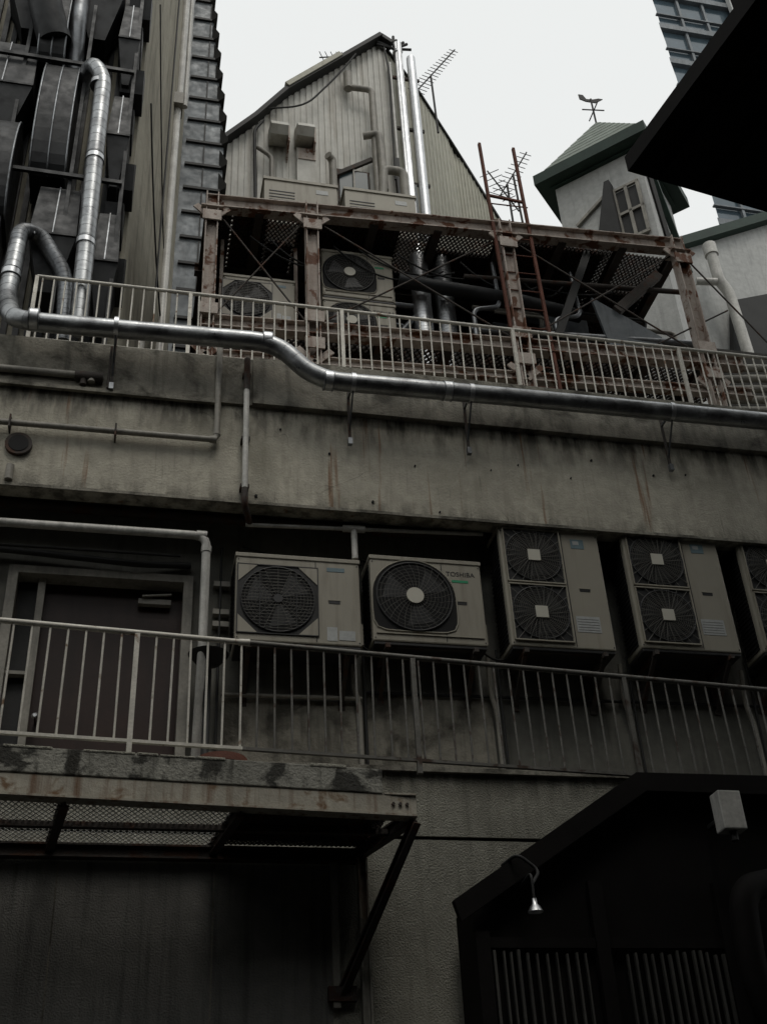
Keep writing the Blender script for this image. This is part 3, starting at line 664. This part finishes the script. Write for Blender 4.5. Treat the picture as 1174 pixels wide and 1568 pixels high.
b.poly([S(1.6,-2.12,rz(1.6)),S(2.66,-2.12,3.86),S(5.2,-2.12,3.88),S(5.2,-2.12,3.76),S(2.7,-2.12,3.76),S(1.63,-2.12,rz(1.6)-.1)],(0,.06,0),eavem)
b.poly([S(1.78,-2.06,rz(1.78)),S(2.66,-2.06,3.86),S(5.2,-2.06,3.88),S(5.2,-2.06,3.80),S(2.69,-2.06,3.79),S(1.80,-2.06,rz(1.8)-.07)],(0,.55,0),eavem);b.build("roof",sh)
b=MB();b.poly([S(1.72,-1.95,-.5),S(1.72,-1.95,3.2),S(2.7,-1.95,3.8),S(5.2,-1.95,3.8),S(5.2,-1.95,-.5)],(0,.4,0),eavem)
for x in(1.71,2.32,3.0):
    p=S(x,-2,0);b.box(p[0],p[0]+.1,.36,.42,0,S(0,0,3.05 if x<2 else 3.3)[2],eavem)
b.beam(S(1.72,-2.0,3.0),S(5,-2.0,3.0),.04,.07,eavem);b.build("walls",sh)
slm=M("dark_slats",(.06,.058,.052),.6,0,streak=.7,bump=.05)
b=MB();x=2.56
while x<4.6:
    if not 3.28<x<3.5: b.box(x,x+random.uniform(.012,.022),.37,.4,.2,S(0,0,2.96)[2]+random.uniform(-.03,.01),slm)
    x+=random.uniform(.05,.075)
b.build("slat_fence",sh)
b=MB()
lx,ly,lz=2.8,.1,3.82
b.tube(fillet([(lx,.4,lz+.15),(lx,ly,lz+.18),(lx,ly,lz-.03)],.06),.01,dark,8)
b.tube([(lx,ly,lz-.0),(lx,ly,lz-.04),(lx,ly,lz-.055),(lx,ly,lz-.09)],[.016,.02,.035,.055],lampm,20,False)
b.tube([(lx,ly,lz-.05),(lx,ly,lz-.08)],[.02,.028],lampm,12);b.tube(fillet([(lx-.12,.35,lz+.3),(lx-.05,.2,lz+.34),(lx+.1,.2,lz+.22),(lx,ly,lz+.1)],.06),.012,dark,8);b.build("pendant_lamp")
b=MB();b.box(4.28,4.46,.0,.14,4.31,4.6,pipew);b.tube([(4.37,.06,4.31),(4.37,.06,4.24)],.03,dark,10);b.beam((4.37,.1,4.45),(4.37,.4,4.45),.04,.04,dark);b.build("outdoor_light_box",None,.03)
b=MB()
b.tube(fillet([(4.7,.25,4.0),(4.35,.1,3.9),(4.3,.1,3.2),(4.6,.1,2.6)],.3),.1,eavem,20);b.tube(fillet([(4.8,.2,3.6),(4.55,.1,3.5),(4.6,.1,3.0)],.2),.08,eavem,20)
b.build("flexible_hose")
# ------------------------------------------------------------------ neighbours closing the alley, and an unseen sky blocker
b=MB();b.box(-14,12,-22,-11.5,0,13,brick)
for i in range(6):
    for j in range(3): b.box(-12+i*4,-10.4+i*4,-11.5,-11.45,1.5+j*3.2,3.1+j*3.2,glass)
b.box(-6,4.5,-11.5,-5.1,7.0,7.2,brick)  # unseen overhang, added to keep sky light off the lower wall
b.build("alley_building_and_sky_blocker")
b=MB();b.box(-14,-4.2,-11,.6,0,8,brick)
for i in range(3):
    for j in range(2): b.box(-4.2,-4.15,-9+i*3,-7.6+i*3,1.5+j*3,3+j*3,glass)
b.build("neighbour_building")
# ------------------------------------------------------------------ light
w=bpy.data.worlds.new("World");scn.world=w;w.use_nodes=True;nt=w.node_tree
bg=nt.nodes["Background"];sky=nt.nodes.new("ShaderNodeTexSky");sky.sky_type='NISHITA';sky.sun_disc=False
EL,AZ=rad(60),rad(170)
sky.sun_elevation=EL;sky.sun_rotation=AZ;sky.air_density=2;sky.dust_density=5
hs=nt.nodes.new("ShaderNodeHueSaturation");hs.inputs["Saturation"].default_value=.15
nt.links.new(sky.outputs[0],hs.inputs["Color"])
mx=nt.nodes.new("ShaderNodeMix");mx.data_type='RGBA';mx.inputs[0].default_value=.85;nt.links.new(hs.outputs[0],mx.inputs[6]);mx.inputs[7].default_value=(9.3,9.5,9.4,1)
nt.links.new(mx.outputs[2],bg.inputs[0]);bg.inputs[1].default_value=.1
sl=bpy.data.lights.new("sun","SUN");sl.energy=.8;sl.angle=rad(20);sl.color=(1,.95,.87)
so=bpy.data.objects.new("sun",sl);scn.collection.objects.link(so)
dirn=Vector((math.sin(AZ)*math.cos(EL),math.cos(AZ)*math.cos(EL),math.sin(EL)))
so.rotation_euler=(dirn).to_track_quat('Z','Y').to_euler();so.location=dirn*40
# ------------------------------------------------------------------ camera
th,ph,ro=rad(33.8),rad(13.9),rad(3.35);s,c=math.sin,math.cos
F=Vector((s(ph)*c(th),c(ph)*c(th),s(th)));R0=Vector((c(ph),-s(ph),0));U0=Vector((-s(ph)*s(th),-c(ph)*s(th),c(th)))
R=c(ro)*R0-s(ro)*U0;U=c(ro)*U0+s(ro)*R0
cd=bpy.data.cameras.new("camera");co=bpy.data.objects.new("camera",cd);scn.collection.objects.link(co);scn.camera=co
mm=Matrix((R,U,-F)).transposed().to_4x4();mm.translation=(0,-7.6,1.6);co.matrix_world=mm
cd.sensor_fit='VERTICAL';cd.sensor_height=36;cd.sensor_width=27;cd.lens=1800/1568*36;cd.clip_end=500
scn.view_settings.view_transform='Standard';scn.view_settings.look='None';scn.view_settings.exposure=0
